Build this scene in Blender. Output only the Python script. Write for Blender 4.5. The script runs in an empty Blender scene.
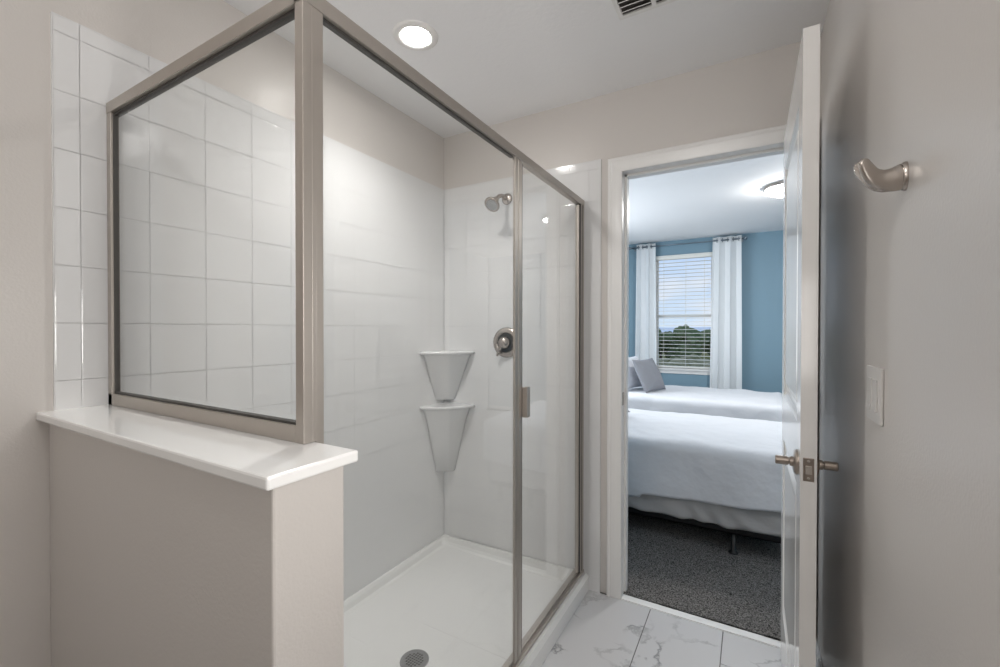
import bpy, bmesh, math, random
from mathutils import Vector, Matrix, noise
random.seed(4)
S = bpy.context.scene
C = S.collection
PI = math.pi

# ---------------------------------------------------------------- camera
CAMH = 1.2938
cam_d = bpy.data.cameras.new('camera')
cam_d.sensor_width = 36.0
cam_d.lens = 436.65 * 36.0 / 1000.0
cam_d.clip_start = 0.02
cam_d.clip_end = 2000
cam = bpy.data.objects.new('camera', cam_d)
C.objects.link(cam)
fw = Vector((-0.49859606, 0.86679225, -0.0085534))
rt = Vector((0.86681975, 0.49862081, 0.00090479))
up = Vector((-0.00504917, 0.00696313, 0.99996301))
cam.matrix_world = Matrix(((rt.x, up.x, -fw.x, 0), (rt.y, up.y, -fw.y, 0), (rt.z, up.z, -fw.z, CAMH), (0, 0, 0, 1)))
S.camera = cam

# ---------------------------------------------------------------- colour management
S.view_settings.view_transform = 'Standard'
S.view_settings.look = 'None'
S.view_settings.exposure = 0.07
S.view_settings.gamma = 1.0
S.view_settings.use_curve_mapping = False
try:
    S.cycles.max_bounces = 12
    S.cycles.diffuse_bounces = 6
    S.cycles.transparent_max_bounces = 16
    S.cycles.sample_clamp_indirect = 6.0
    S.cycles.caustics_reflective = False
    S.cycles.caustics_refractive = False
except Exception:
    pass

# ---------------------------------------------------------------- world: daylight sky with thin cloud
W = bpy.data.worlds.new('world')
S.world = W
W.use_nodes = True
nt = W.node_tree
nt.nodes.clear()
wo = nt.nodes.new('ShaderNodeOutputWorld')
bg = nt.nodes.new('ShaderNodeBackground')
tc = nt.nodes.new('ShaderNodeTexCoord')
sep = nt.nodes.new('ShaderNodeSeparateXYZ')
rampz = nt.nodes.new('ShaderNodeValToRGB')
rampz.color_ramp.elements[0].position = 0.0
rampz.color_ramp.elements[0].color = (0.68, 0.82, 0.98, 1)
rampz.color_ramp.elements[1].position = 0.45
rampz.color_ramp.elements[1].color = (0.30, 0.50, 0.92, 1)
mp = nt.nodes.new('ShaderNodeMapping')
mp.inputs['Scale'].default_value = (2.2, 2.2, 7.0)
nz = nt.nodes.new('ShaderNodeTexNoise')
nz.inputs['Scale'].default_value = 2.2
nz.inputs['Detail'].default_value = 6
rampc = nt.nodes.new('ShaderNodeValToRGB')
rampc.color_ramp.elements[0].position = 0.47
rampc.color_ramp.elements[0].color = (0, 0, 0, 1)
rampc.color_ramp.elements[1].position = 0.68
rampc.color_ramp.elements[1].color = (1, 1, 1, 1)
mx = nt.nodes.new('ShaderNodeMixRGB')
mx.inputs['Color2'].default_value = (0.86, 0.89, 0.95, 1)
L = nt.links.new
L(tc.outputs['Generated'], sep.inputs[0]); L(sep.outputs['Z'], rampz.inputs[0])
L(tc.outputs['Generated'], mp.inputs[0]); L(mp.outputs[0], nz.inputs['Vector']); L(nz.outputs['Fac'], rampc.inputs[0])
L(rampc.outputs[0], mx.inputs['Fac']); L(rampz.outputs[0], mx.inputs['Color1'])
L(mx.outputs[0], bg.inputs['Color']); L(bg.outputs[0], wo.inputs[0])
bg.inputs['Strength'].default_value = 0.95

# ---------------------------------------------------------------- lights
def area(name, loc, rot, sx, sy, power, col=(1, 1, 1), shape='RECTANGLE'):
    d = bpy.data.lights.new(name, 'AREA')
    d.shape = shape; d.size = sx; d.size_y = sy; d.energy = power; d.color = col
    o = bpy.data.objects.new(name, d); C.objects.link(o)
    o.location = loc; o.rotation_euler = rot
    return o
# added soft light by the right wall, brightens the pony wall's end face
area('added_side_fill', (0.20, 0.42, 1.30), (0, math.radians(90), 0), 0.4, 0.25, 5.2, (1.0, 0.97, 0.94))
# vanity lamp on the wall behind the camera
area('vanity_lamp', (-0.75, -1.15, 2.0), (math.radians(80), 0, 0), 0.9, 0.14, 5.4, (1.0, 0.97, 0.94))
# added fill high beside the camera, lifts the upper walls and ceiling
area('added_high_fill', (-0.35, 0.0, 2.3), (math.radians(90), 0, math.radians(8)), 0.3, 0.14, 4.2, (1.0, 0.97, 0.94))
# added daylight fill at the bedroom's left wall, outside the view
area('added_bedroom_daylight', (-1.90, 4.1, 1.55), (0, math.radians(-90), 0), 1.4, 1.6, 33.0, (0.90, 0.95, 1.0))
area('added_bedside_fill', (1.25, 2.26, 1.45), (math.radians(90), 0, 0), 0.5, 1.0, 17.0, (0.95, 0.97, 1.0))  # added light at the door wall, brightens the bed sides and curtains
CAN_STRENGTH = 85.0
DOME_STRENGTH = 85.0

# ---------------------------------------------------------------- materials
def mat(name, col, rough=0.5, metal=0.0, spec=0.5, coat=0.0, bump=None, var=None, sheen=0, emit=0, trans=0):
    m = bpy.data.materials.new(name); m.use_nodes = True
    n = m.node_tree; b = n.nodes['Principled BSDF']
    b.inputs['Base Color'].default_value = (*col, 1)
    b.inputs['Roughness'].default_value = rough
    b.inputs['Metallic'].default_value = metal
    b.inputs['Specular IOR Level'].default_value = spec
    b.inputs['Coat Weight'].default_value = coat
    if sheen: b.inputs['Sheen Weight'].default_value = sheen
    if emit:
        b.inputs['Emission Color'].default_value = (1.0, 0.97, 0.93, 1)
        b.inputs['Emission Strength'].default_value = emit
    t = n.nodes.new('ShaderNodeTexCoord')
    if bump:
        sc, st, dist = bump
        k = n.nodes.new('ShaderNodeTexNoise'); k.inputs['Scale'].default_value = sc; k.inputs['Detail'].default_value = 3
        bp = n.nodes.new('ShaderNodeBump'); bp.inputs['Strength'].default_value = st; bp.inputs['Distance'].default_value = dist
        n.links.new(t.outputs['Object'], k.inputs['Vector'])
        n.links.new(k.outputs['Fac'], bp.inputs['Height']); n.links.new(bp.outputs[0], b.inputs['Normal'])
    if var:
        sc, col2 = var
        k = n.nodes.new('ShaderNodeTexNoise'); k.inputs['Scale'].default_value = sc; k.inputs['Detail'].default_value = 4
        r = n.nodes.new('ShaderNodeValToRGB')
        r.color_ramp.elements[0].position = 0.35; r.color_ramp.elements[0].color = (*col, 1)
        r.color_ramp.elements[1].position = 0.65; r.color_ramp.elements[1].color = (*col2, 1)
        n.links.new(t.outputs['Object'], k.inputs['Vector'])
        n.links.new(k.outputs['Fac'], r.inputs[0]); n.links.new(r.outputs[0], b.inputs['Base Color'])
    return m

M = {}
M['wall'] = mat('greige_paint', (0.645, 0.612, 0.582), 0.33, bump=(160, 0.25, 0.002))
M['ceiling'] = mat('ceiling_paint', (0.87, 0.87, 0.875), 0.8, bump=(60, 0.3, 0.003))
M['trim'] = mat('white_trim_paint', (0.80, 0.79, 0.775), 0.28)
M['door'] = mat('white_door_paint', (0.78, 0.77, 0.755), 0.15, bump=(220, 0.05, 0.001))
M['tile'] = mat('glossy_white_surround', (0.765, 0.765, 0.765), 0.12, coat=0.3, bump=(3, 0.10, 0.01))
M['pan'] = mat('white_shower_pan', (0.80, 0.80, 0.785), 0.25)
M['cap'] = mat('cultured_marble_cap', (0.93, 0.93, 0.92), 0.15, coat=0.3)
M['nickel'] = mat('brushed_nickel', (0.50, 0.46, 0.42), 0.48, 0.9, bump=(900, 0.04, 0.0005))
M['nickel2'] = mat('satin_nickel', (0.50, 0.45, 0.41), 0.27, 1.0)
M['doornickel'] = mat('dark_satin_nickel', (0.36, 0.31, 0.27), 0.32, 1.0)
M['dark'] = mat('dark_gasket_and_shade', (0.06, 0.055, 0.05), 0.5)
M['steel'] = mat('brushed_drain_steel', (0.33, 0.33, 0.33), 0.45, 0.8)
M['headface'] = mat('spray_face_plastic', (0.42, 0.42, 0.42), 0.45)
M['plastic'] = mat('white_plastic', (0.70, 0.68, 0.66), 0.3)
M['blue'] = mat('blue_wall_paint', (0.20, 0.32, 0.40), 0.55, bump=(140, 0.2, 0.002))
M['carpet'] = mat('dark_grey_carpet', (0.05, 0.047, 0.045), 0.95, spec=0.1, bump=(260, 1.0, 0.02), var=(170, (0.50, 0.475, 0.455)))
M['sheet'] = mat('white_bed_linen', (0.72, 0.73, 0.76), 0.85, bump=(9, 0.5, 0.02), sheen=0.2)
M['base_sheet'] = mat('off_white_box_cover', (0.50, 0.49, 0.485), 0.85, bump=(14, 0.4, 0.02))
M['tan'] = mat('beige_mattress_ticking', (0.42, 0.36, 0.31), 0.9)
M['pillow'] = mat('white_pillowcase', (0.72, 0.73, 0.77), 0.9, bump=(14, 0.5, 0.02))
M['grey_pillow'] = mat('grey_cushion_fabric', (0.27, 0.275, 0.30), 0.9, bump=(16, 0.4, 0.02))
M['black'] = mat('black_metal', (0.012, 0.012, 0.012), 0.4, 0.3)
M['rail_grey'] = mat('grey_metal_rail', (0.25, 0.25, 0.25), 0.4, 0.7)
M['blind'] = mat('cream_blind_slat', (0.80, 0.79, 0.74), 0.5)
M['rod'] = mat('dark_pewter_rod', (0.22, 0.27, 0.31), 0.35, 0.9)
M['grout'] = mat('grey_grout', (0.16, 0.155, 0.15), 0.9)
M['lens'] = mat('lit_lamp_lens', (0.9, 0.9, 0.9), 0.4, emit=CAN_STRENGTH)
M['dome'] = mat('lit_dome_glass', (0.9, 0.9, 0.9), 0.4, emit=DOME_STRENGTH)
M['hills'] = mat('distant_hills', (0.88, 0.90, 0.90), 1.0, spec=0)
M['grass'] = mat('meadow_grass', (0.16, 0.16, 0.06), 1.0, spec=0, var=(0.15, (0.30, 0.27, 0.13)))
M['leaves'] = mat('tree_leaves', (0.10, 0.14, 0.06), 1.0, spec=0.1, var=(0.8, (0.25, 0.28, 0.15)))
M['scrub'] = mat('olive_scrub', (0.15, 0.16, 0.075), 1.0, spec=0.05, var=(0.9, (0.42, 0.38, 0.24)))
M['bark'] = mat('tree_bark', (0.12, 0.09, 0.07), 1.0)

def glass_mat(name, ior=1.45, tint=(0.955, 0.965, 0.96)):
    m = bpy.data.materials.new(name); m.use_nodes = True; n = m.node_tree; n.nodes.clear()
    o = n.nodes.new('ShaderNodeOutputMaterial'); mixs = n.nodes.new('ShaderNodeMixShader')
    # Schlick reflectance, the same on both faces of the pane
    ge = n.nodes.new('ShaderNodeNewGeometry')
    dt = n.nodes.new('ShaderNodeVectorMath'); dt.operation = 'DOT_PRODUCT'
    n.links.new(ge.outputs['Incoming'], dt.inputs[0]); n.links.new(ge.outputs['Normal'], dt.inputs[1])
    def mth(op, a, b_=None):
        q = n.nodes.new('ShaderNodeMath'); q.operation = op
        for i_, v_ in enumerate((a, b_)):
            if v_ is None: continue
            if isinstance(v_, (int, float)): q.inputs[i_].default_value = v_
            else: n.links.new(v_, q.inputs[i_])
        return q.outputs[0]
    f0 = ((ior - 1) / (ior + 1)) ** 2
    cosv = mth('ABSOLUTE', dt.outputs['Value'])
    frs = mth('ADD', mth('MULTIPLY', mth('POWER', mth('SUBTRACT', 1.0, cosv), 5.0), 1 - f0), f0)
    t = n.nodes.new('ShaderNodeBsdfTransparent'); t.inputs['Color'].default_value = (*tint, 1)
    g = n.nodes.new('ShaderNodeBsdfGlossy'); g.inputs['Roughness'].default_value = 0.0
    n.links.new(frs, mixs.inputs[0]); n.links.new(t.outputs[0], mixs.inputs[1]); n.links.new(g.outputs[0], mixs.inputs[2])
    n.links.new(mixs.outputs[0], o.inputs[0])
    return m
M['glass'] = glass_mat('clear_shower_glass', 1.40, (0.975, 0.98, 0.978))
M['winglass'] = glass_mat('clear_window_glass', 1.15, (0.99, 0.99, 0.99))

# curtain: white cloth that lets some daylight through
m = bpy.data.materials.new('white_curtain_cloth'); m.use_nodes = True; n = m.node_tree
b = n.nodes['Principled BSDF']; b.inputs['Base Color'].default_value = (0.88, 0.90, 0.91, 1); b.inputs['Roughness'].default_value = 0.9
tr = n.nodes.new('ShaderNodeBsdfTranslucent'); tr.inputs['Color'].default_value = (0.88, 0.92, 0.95, 1)
ms = n.nodes.new('ShaderNodeMixShader'); ms.inputs[0].default_value = 0.2
n.links.new(b.outputs[0], ms.inputs[1]); n.links.new(tr.outputs[0], ms.inputs[2]); n.links.new(ms.outputs[0], n.nodes['Material Output'].inputs[0])
M['curtain'] = m

# marble tile: pale with grey veins, each tile offset differently
m = bpy.data.materials.new('veined_marble_tile'); m.use_nodes = True; n = m.node_tree
b = n.nodes['Principled BSDF']; b.inputs['Roughness'].default_value = 0.22
t = n.nodes.new('ShaderNodeTexCoord')
w1 = n.nodes.new('ShaderNodeTexNoise'); w1.inputs['Scale'].default_value = 2.0; w1.inputs['Detail'].default_value = 6; w1.inputs['Roughness'].default_value = 0.6
vm = n.nodes.new('ShaderNodeVectorMath'); vm.operation = 'MULTIPLY_ADD'
vm.inputs[1].default_value = (0.60, 0.60, 0.60)
n.links.new(t.outputs['Object'], w1.inputs['Vector']); n.links.new(w1.outputs['Color'], vm.inputs[0]); n.links.new(t.outputs['Object'], vm.inputs[2])
vo = n.nodes.new('ShaderNodeTexVoronoi'); vo.feature = 'DISTANCE_TO_EDGE'; vo.inputs['Scale'].default_value = 2.6
n.links.new(vm.outputs[0], vo.inputs['Vector'])
r1 = n.nodes.new('ShaderNodeValToRGB'); r1.color_ramp.elements[0].position = 0.0; r1.color_ramp.elements[0].color = (1, 1, 1, 1)
r1.color_ramp.elements[1].position = 0.030; r1.color_ramp.elements[1].color = (0, 0, 0, 1)
n.links.new(vo.outputs['Distance'], r1.inputs[0])
w2 = n.nodes.new('ShaderNodeTexNoise'); w2.inputs['Scale'].default_value = 4.5; w2.inputs['Detail'].default_value = 2
n.links.new(t.outputs['Object'], w2.inputs['Vector'])
r2 = n.nodes.new('ShaderNodeValToRGB'); r2.color_ramp.elements[0].position = 0.42; r2.color_ramp.elements[1].position = 0.62
r2.color_ramp.elements[0].color = (0, 0, 0, 1); r2.color_ramp.elements[1].color = (0.9, 0.9, 0.9, 1)
n.links.new(w2.outputs['Fac'], r2.inputs[0])
mu = n.nodes.new('ShaderNodeMath'); mu.operation = 'MULTIPLY'
n.links.new(r1.outputs[0], mu.inputs[0]); n.links.new(r2.outputs[0], mu.inputs[1])
mc = n.nodes.new('ShaderNodeMixRGB'); mc.inputs['Color1'].default_value = (0.63, 0.63, 0.64, 1); mc.inputs['Color2'].default_value = (0.25, 0.25, 0.26, 1)
n.links.new(mu.outputs[0], mc.inputs['Fac']); n.links.new(mc.outputs[0], b.inputs['Base Color'])
M['marble'] = m

# ---------------------------------------------------------------- mesh helpers
def new(name, bm, m, parent=None, smooth=False, bevel=0):
    bmesh.ops.recalc_face_normals(bm, faces=bm.faces)
    me = bpy.data.meshes.new(name); bm.to_mesh(me); bm.free()
    for k in (m if isinstance(m, (list, tuple)) else [m]): me.materials.append(M[k])
    if smooth:
        for p in me.polygons: p.use_smooth = True
    o = bpy.data.objects.new(name, me); C.objects.link(o)
    if parent: o.parent = parent
    if bevel:
        md = o.modifiers.new('bevel', 'BEVEL'); md.width = bevel; md.segments = 2; md.limit_method = 'ANGLE'
    return o

def box(bm, x0, x1, y0, y1, z0, z1, mi=0):
    v = [bm.verts.new((x, y, z)) for x in (x0, x1) for y in (y0, y1) for z in (z0, z1)]
    for a in ((0, 1, 3, 2), (4, 6, 7, 5), (0, 4, 5, 1), (2, 3, 7, 6), (0, 2, 6, 4), (1, 5, 7, 3)):
        f = bm.faces.new([v[i] for i in a]); f.material_index = mi
    return v

def B(name, dims, m, parent=None, bevel=0):
    bm = bmesh.new(); box(bm, *dims); return new(name, bm, m, parent, bevel=bevel)

def structure(o): o['kind'] = 'structure'; return o
def thing(name, label, cat, group=None, loc=(0, 0, 0)):
    o = bpy.data.objects.new(name, None); C.objects.link(o); o.location = loc; o.empty_display_size = 0.05
    return tag(o, label, cat, group)
def tag(o, label, cat, group=None, kind=None):
    o['label'] = label; o['category'] = cat
    if group: o['group'] = group
    if kind: o['kind'] = kind
    return o

def frame_of(d):
    d = Vector(d).normalized()
    a = Vector((0, 0, 1)) if abs(d.z) < 0.9 else Vector((1, 0, 0))
    x = d.cross(a).normalized(); return x, d.cross(x).normalized()

def tube(bm, pts, radii, seg=16, ell=1.0, caps=True, ref=None):
    """sweep of circles/ellipses along a path"""
    pts = [Vector(p) for p in pts]
    if not isinstance(radii, (list, tuple)): radii = [radii] * len(pts)
    rings = []; px = None
    for i, p in enumerate(pts):
        d = (pts[min(i + 1, len(pts) - 1)] - pts[max(i - 1, 0)]).normalized()
        if px is None: px, _ = (Vector(ref).normalized(), 0) if ref else frame_of(d)
        px = (px - d * px.dot(d)).normalized(); py = d.cross(px)
        r = radii[i]; rx, ry = r if isinstance(r, tuple) else (r, r * ell)
        rings.append([bm.verts.new(p + px * rx * math.cos(2 * PI * k / seg) + py * ry * math.sin(2 * PI * k / seg)) for k in range(seg)])
    for a, b2 in zip(rings, rings[1:]):
        for k in range(seg): bm.faces.new((a[k], a[(k + 1) % seg], b2[(k + 1) % seg], b2[k]))
    if caps:
        bm.faces.new(rings[0][::-1]); bm.faces.new(rings[-1])
    return rings

def lathe(bm, origin, axis, prof, seg=40, mi=0):
    """prof: list of (distance along axis, radius); origin + axis; radius 0 closes"""
    o = Vector(origin); d = Vector(axis).normalized(); x, y = frame_of(d)
    rings = []
    for h, r in prof:
        if r < 1e-6: rings.append([bm.verts.new(o + d * h)])
        else: rings.append([bm.verts.new(o + d * h + (x * math.cos(2 * PI * k / seg) + y * math.sin(2 * PI * k / seg)) * r) for k in range(seg)])
    for a, b2 in zip(rings, rings[1:]):
        for k in range(seg):
            l = (k + 1) % seg
            if len(a) == 1 and len(b2) == 1: continue
            if len(a) == 1: f = bm.faces.new((a[0], b2[l], b2[k]))
            elif len(b2) == 1: f = bm.faces.new((a[k], a[l], b2[0]))
            else: f = bm.faces.new((a[k], a[l], b2[l], b2[k]))
            f.material_index = mi

def catmull(P, n=8):
    P = [Vector(p) for p in P]; out = []
    Q = [P[0] * 2 - P[1]] + P + [P[-1] * 2 - P[-2]]
    for i in range(1, len(Q) - 2):
        a, b2, c, d = Q[i - 1:i + 3]
        for k in range(n):
            t = k / n
            out.append(0.5 * ((2 * b2) + (c - a) * t + (2 * a - 5 * b2 + 4 * c - d) * t * t + (3 * b2 - a - 3 * c + d) * t ** 3))
    out.append(P[-1]); return out

# ---------------------------------------------------------------- dimensions
XL, YB, XR = -1.600, 2.107, 0.231       # painted wall planes
SX, SY = -1.591, 2.095                  # shower surround faces
YF = 2.22                               # bedroom side of the door wall
OL, OR, OZ = -0.536, 0.195, 2.049       # door opening
YREAR = -1.30
CH = 2.44
BX0, BX1, BY = -1.95, 2.20, 5.97        # bedroom

# ---------------------------------------------------------------- bathroom shell
structure(B('wall_left', (XL - 0.1, XL, YREAR, YB, 0, CH), 'wall'))
structure(B('wall_right', (XR, XR + 0.1, YREAR, YB, 0, CH), 'wall'))
structure(B('wall_rear', (XL - 0.1, XR + 0.1, YREAR - 0.1, YREAR, 0, CH), 'wall'))
bm = bmesh.new()
box(bm, BX0 - 0.1, OL - 0.02, YB, YF, 0, CH)
box(bm, OR + 0.02, BX1 + 0.1, YB, YF, 0, CH)
box(bm, OL - 0.02, OR + 0.02, YB, YF, OZ + 0.02, CH)
# bedroom face carries the blue paint
for f in bm.faces:
    if abs(f.calc_center_median().y - YF) < 1e-4: f.material_index = 1
structure(new('wall_back', bm, ['wall', 'blue']))
structure(B('ceiling', (XL - 0.1, XR + 0.1, YREAR - 0.1, YB, CH, CH + 0.1), 'ceiling'))

# marble floor: a grout bed with tiles laid on it
bm = bmesh.new()
box(bm, XL - 0.1, XR + 0.1, YREAR - 0.1, YB + 0.01, -0.06, -0.003, 1)
g = 0.0016
cols = [(-0.995, 0.37), (-0.698, 0.88), (-0.398, 1.49), (-0.098, 1.885), (0.202, 0.95)]
for x0, ph in cols:
    x1 = x0 + 0.30
    ys = sorted({ph + k * 0.61 for k in range(-8, 8)})
    for y0 in ys:
        a, b2 = max(y0, YREAR), min(y0 + 0.61, YB - 0.008)
        xa, xb = x0, min(x1, XR)
        if b2 - a < 0.01 or xb - xa < 0.01: continue
        box(bm, xa + g, xb - g, a + g, b2 - g, -0.02, 0.0, 0)
structure(new('floor', bm, ['marble', 'grout'], bevel=0.0008))

# pony wall and its cap
structure(B('wall_pony', (XL, -0.630, 0.402, 0.537, 0, 1.058), 'wall', bevel=0.004))
bm = bmesh.new(); box(bm, XL, -0.6055, 0.3777, 0.5485, 1.0585, 1.0792)
o = new('wall_cap', bm, 'cap', bevel=0.004); o.name = 'trim_1'; structure(o)

# door casing, jamb, stop and threshold
def casing(name, y0, dirn):
    """profiled casing around the opening, face at y0, growing towards dirn"""
    prof = [(0.000, 0.0), (0.000, 0.009), (0.004, 0.011), (0.018, 0.0125), (0.030, 0.0145), (0.046, 0.016), (0.052, 0.015), (0.058, 0.017), (0.064, 0.017), (0.068, 0.015), (0.068, 0.0)]
    bm = bmesh.new(); rows = []
    for u, d in prof:
        xl, xr, zt = OL - u - 0.0, OR + min(u, 0.030), OZ + u
        y = y0 + dirn * d
        rows.append([bm.verts.new(p) for p in ((xl, y, 0), (xl, y, zt), (xr, y, zt), (xr, y, 0))])
    for a, b2 in zip(rows, rows[1:]):
        for k in range(3): bm.faces.new((a[k], a[k + 1], b2[k + 1], b2[k]))
    return structure(new(name, bm, 'trim'))
casing('trim_2', YB, -1)
casing('trim_3', YF, 1)
bm = bmesh.new()
box(bm, OL - 0.02, OL, YB - 0.002, YF + 0.002, 0, OZ)
box(bm, OR, OR + 0.02, YB - 0.002, YF + 0.002, 0, OZ)
box(bm, OL - 0.02, OR + 0.02, YB - 0.002, YF + 0.002, OZ, OZ + 0.02)
box(bm, OL, OL + 0.011, YB + 0.045, YB + 0.08, 0, OZ)
box(bm, OR - 0.011, OR, YB + 0.045, YB + 0.08, 0, OZ)
box(bm, OL, OR, YB + 0.045, YB + 0.08, OZ - 0.011, OZ)
jamb = structure(new('trim_4', bm, 'trim'))
bm = bmesh.new(); box(bm, OL - 0.0008, OL + 0.0012, YB + 0.004, YB + 0.034, 0.93, 0.992)
sp = new('strike_plate', bm, 'nickel2', jamb); sp['label'] = 'nickel strike plate'
structure(B('trim_5', (OL, OR, 2.097, 2.140, -0.02, 0.005), 'cap', bevel=0.002))
# baseboard along the right wall
bm = bmesh.new()
box(bm, XR - 0.012, XR, YREAR, YB, 0, 0.075); box(bm, XR - 0.008, XR, YREAR, YB, 0.075, 0.085)
structure(new('baseboard_right', bm, 'trim', bevel=0.002))

# ---------------------------------------------------------------- moulded shower surround
def tile_grid(bm, P, us, vs, org, g=0.0010, d=0.00026, ch=0.0018):
    """P(u, v, n) -> point; raised chamfered tiles between the grid lines"""
    for u0, u1 in zip(us, us[1:]):
        for v0, v1 in zip(vs, vs[1:]):
            lo = [(u0, v0), (u1, v0), (u1, v1), (u0, v1)]
            a = [(u0 + g / 2, v0 + g / 2), (u1 - g / 2, v0 + g / 2), (u1 - g / 2, v1 - g / 2), (u0 + g / 2, v1 - g / 2)]
            h = g / 2 + ch
            c = [(u0 + h, v0 + h), (u1 - h, v0 + h), (u1 - h, v1 - h), (u0 + h, v1 - h)]
            A = [bm.verts.new(P(u, v, 0)) for u, v in lo]; A2 = [bm.verts.new(P(u, v, 0)) for u, v in a]; Cc = [bm.verts.new(P(u, v, d)) for u, v in c]
            for k in range(4):
                l = (k + 1) % 4
                bm.faces.new((A[k], A[l], A2[l], A2[k])); bm.faces.new((A2[k], A2[l], Cc[l], Cc[k]))
            bm.faces.new(Cc)
    bmesh.ops.recalc_face_normals(bm, faces=bm.faces)

sur = thing('shower_surround', 'glossy white moulded shower surround with square tile pattern and corner shelves', 'shower wall', loc=(SX, SY, 0))
sur_off = Vector((-SX, -SY, 0))
def child(o, off): o.location = off; return o
zs = [0.063] + [round(0.078 + 0.1541 * k, 4) for k in range(14)]      # grid lines, top one at 2.08
zs = [z for z in zs if z < 2.1] + [2.124]
# left panel
bm = bmesh.new()
ys = [0.413] + [0.466 + 0.158 * k for k in range(11)]
ys = [y for y in ys if y < 2.08] + [SY]
tile_grid(bm, lambda u, v, n_: (SX - 0.0016 + n_, u, v), ys, zs, None)
box(bm, XL, SX - 0.0016, 0.411, YB, 0.063, 2.127)
child(new('side_panel', bm, 'tile', sur), sur_off)
# back panel
bm = bmesh.new()
xs = [SX + 0.158 * k for k in range(6)] + [-0.700, -0.6403]
tile_grid(bm, lambda u, v, n_: (u, SY + 0.0016 - n_, v), xs, zs, None)
box(bm, SX, -0.6385, SY + 0.0016, YB, 0.0, 2.127)
child(new('back_panel', bm, 'tile', sur), sur_off)
# panel on the pony wall's shower side
bm = bmesh.new()
tile_grid(bm, lambda u, v, n_: (u, 0.5455 + n_, v), [SX, -1.47, -1.31, -1.15, -1.0, -0.84, -0.76], [z for z in zs if z < 1.04], None)
box(bm, SX, -0.76, 0.537, 0.5455, 0.063, 1.04)
child(new('front_panel', bm, 'tile', sur), sur_off)

# corner column with quarter-round shelves on tapering supports
def quarter(bm, rings):
    """rings: (z, r) quarter discs in the corner, lofted"""
    n_ = 20; R = []
    for z, r in rings:
        pts = []
        for k in range(n_ + 1):
            a = PI / 2 * k / n_
            ca, sa = math.cos(a), math.sin(a)
            q = 1.0 / (abs(ca) ** 1.55 + abs(sa) ** 1.55) ** (1 / 1.55)
            pts.append(bm.verts.new((SX + r * q * ca, SY - r * q * sa, z)))
        c = bm.verts.new((SX, SY, z)); R.append((pts, c))
    for (a, c1), (b2, c2) in zip(R, R[1:]):
        for k in range(n_): bm.faces.new((a[k], a[k + 1], b2[k + 1], b2[k]))
        bm.faces.new((c1, a[0], b2[0], c2)); bm.faces.new((a[-1], c1, c2, b2[-1]))
    for (p, c), flip in ((R[0], 1), (R[-1], 0)):
        for k in range(n_):
            f = (c, p[k], p[k + 1]); bm.faces.new(f[::-1] if flip else f)
for zt, dz in ((1.172, 0.285), (0.866, 0.40)):
    bm = bmesh.new()
    zb = zt - dz
    quarter(bm, [(zb, 0.080), (zt - 0.10, 0.158), (zt - 0.03, 0.186), (zt - 0.020, 0.192), (zt - 0.017, 0.216), (zt - 0.009, 0.222), (zt - 0.003, 0.219), (zt, 0.213)])
    bmesh.ops.recalc_face_normals(bm, faces=bm.faces)
    o = child(new('corner_shelf', bm, 'tile', sur, smooth=False), sur_off)
    for p in o.data.polygons: p.use_smooth = abs(p.normal.z) < 0.95
# shower pan: sloped floor, raised rim, curb
pan = thing('shower_pan', 'white shower base with raised curb and rim around a sloping floor', 'shower base', loc=(-1.12, 1.29, 0))
poff = Vector((1.12, -1.29, 0))
DR = (-1.122, 1.290)
bm = bmesh.new()
XI0, XI1, YI0, YI1 = SX + 0.038, -0.800, 0.60, SY - 0.045      # inner floor edge
def ringpts(xa, xb, ya, yb, z, r, n_=6):
    out = []
    for cx, cy, a0 in ((xb - r, yb - r, 0), (xa + r, yb - r, PI / 2), (xa + r, ya + r, PI), (xb - r, ya + r, 1.5 * PI)):
        for k in range(n_ + 1):
            a = a0 + PI / 2 * k / n_
            out.append((cx + r * math.cos(a), cy + r * math.sin(a), z))
    return out
XO0, XO1, YO0, YO1 = SX - 0.002, -0.694, 0.537, SY + 0.002
rings = [ringpts(XO0, XO1, YO0, YO1, 0.0, 0.002), ringpts(XO0, XO1, YO0, YO1, 0.066, 0.002), ringpts(XO0 + 0.004, XO1 - 0.012, YO0 + 0.004, YO1 - 0.004, 0.0845 - 0.0, 0.004)]
rings[2] = [(x, y, 0.083 if x > -0.9 else 0.066) for x, y, z in rings[2]]
rings.append([(x, y, 0.083 if x > -0.9 else 0.066) for x, y, z in ringpts(SX + 0.010, -0.785, 0.58, SY - 0.012, 0, 0.02)])
rings.append([(x, y, 0.060 if x > -0.9 else 0.055) for x, y, z in ringpts(SX + 0.018, -0.790, 0.585, SY - 0.020, 0, 0.03)])
rings.append([(x, y, 0.032) for x, y, z in ringpts(XI0 - 0.012, XI1 + 0.004, YI0 - 0.004, YI1 + 0.012, 0, 0.04)])
rings.append([(x, y, 0.026) for x, y, z in ringpts(XI0, XI1 - 0.004, YI0 + 0.004, YI1, 0, 0.05)])
last = []
for k, (x, y, z) in enumerate(rings[-1]):
    a = math.atan2(y - DR[1], x - DR[0]); last.append((DR[0] + 0.057 * math.cos(a), DR[1] + 0.057 * math.sin(a), 0.0145))
rings.append(last)
VR = [[bm.verts.new(p) for p in r] for r in rings]
for a, b2 in zip(VR, VR[1:]):
    nn = len(a)
    for k in range(nn): bm.faces.new((a[k], a[(k + 1) % nn], b2[(k + 1) % nn], b2[k]))
bm.faces.new(VR[0][::-1]); bm.faces.new(VR[-1])
bmesh.ops.recalc_face_normals(bm, faces=bm.faces)
o = child(new('basin', bm, 'pan', pan), poff)
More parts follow.
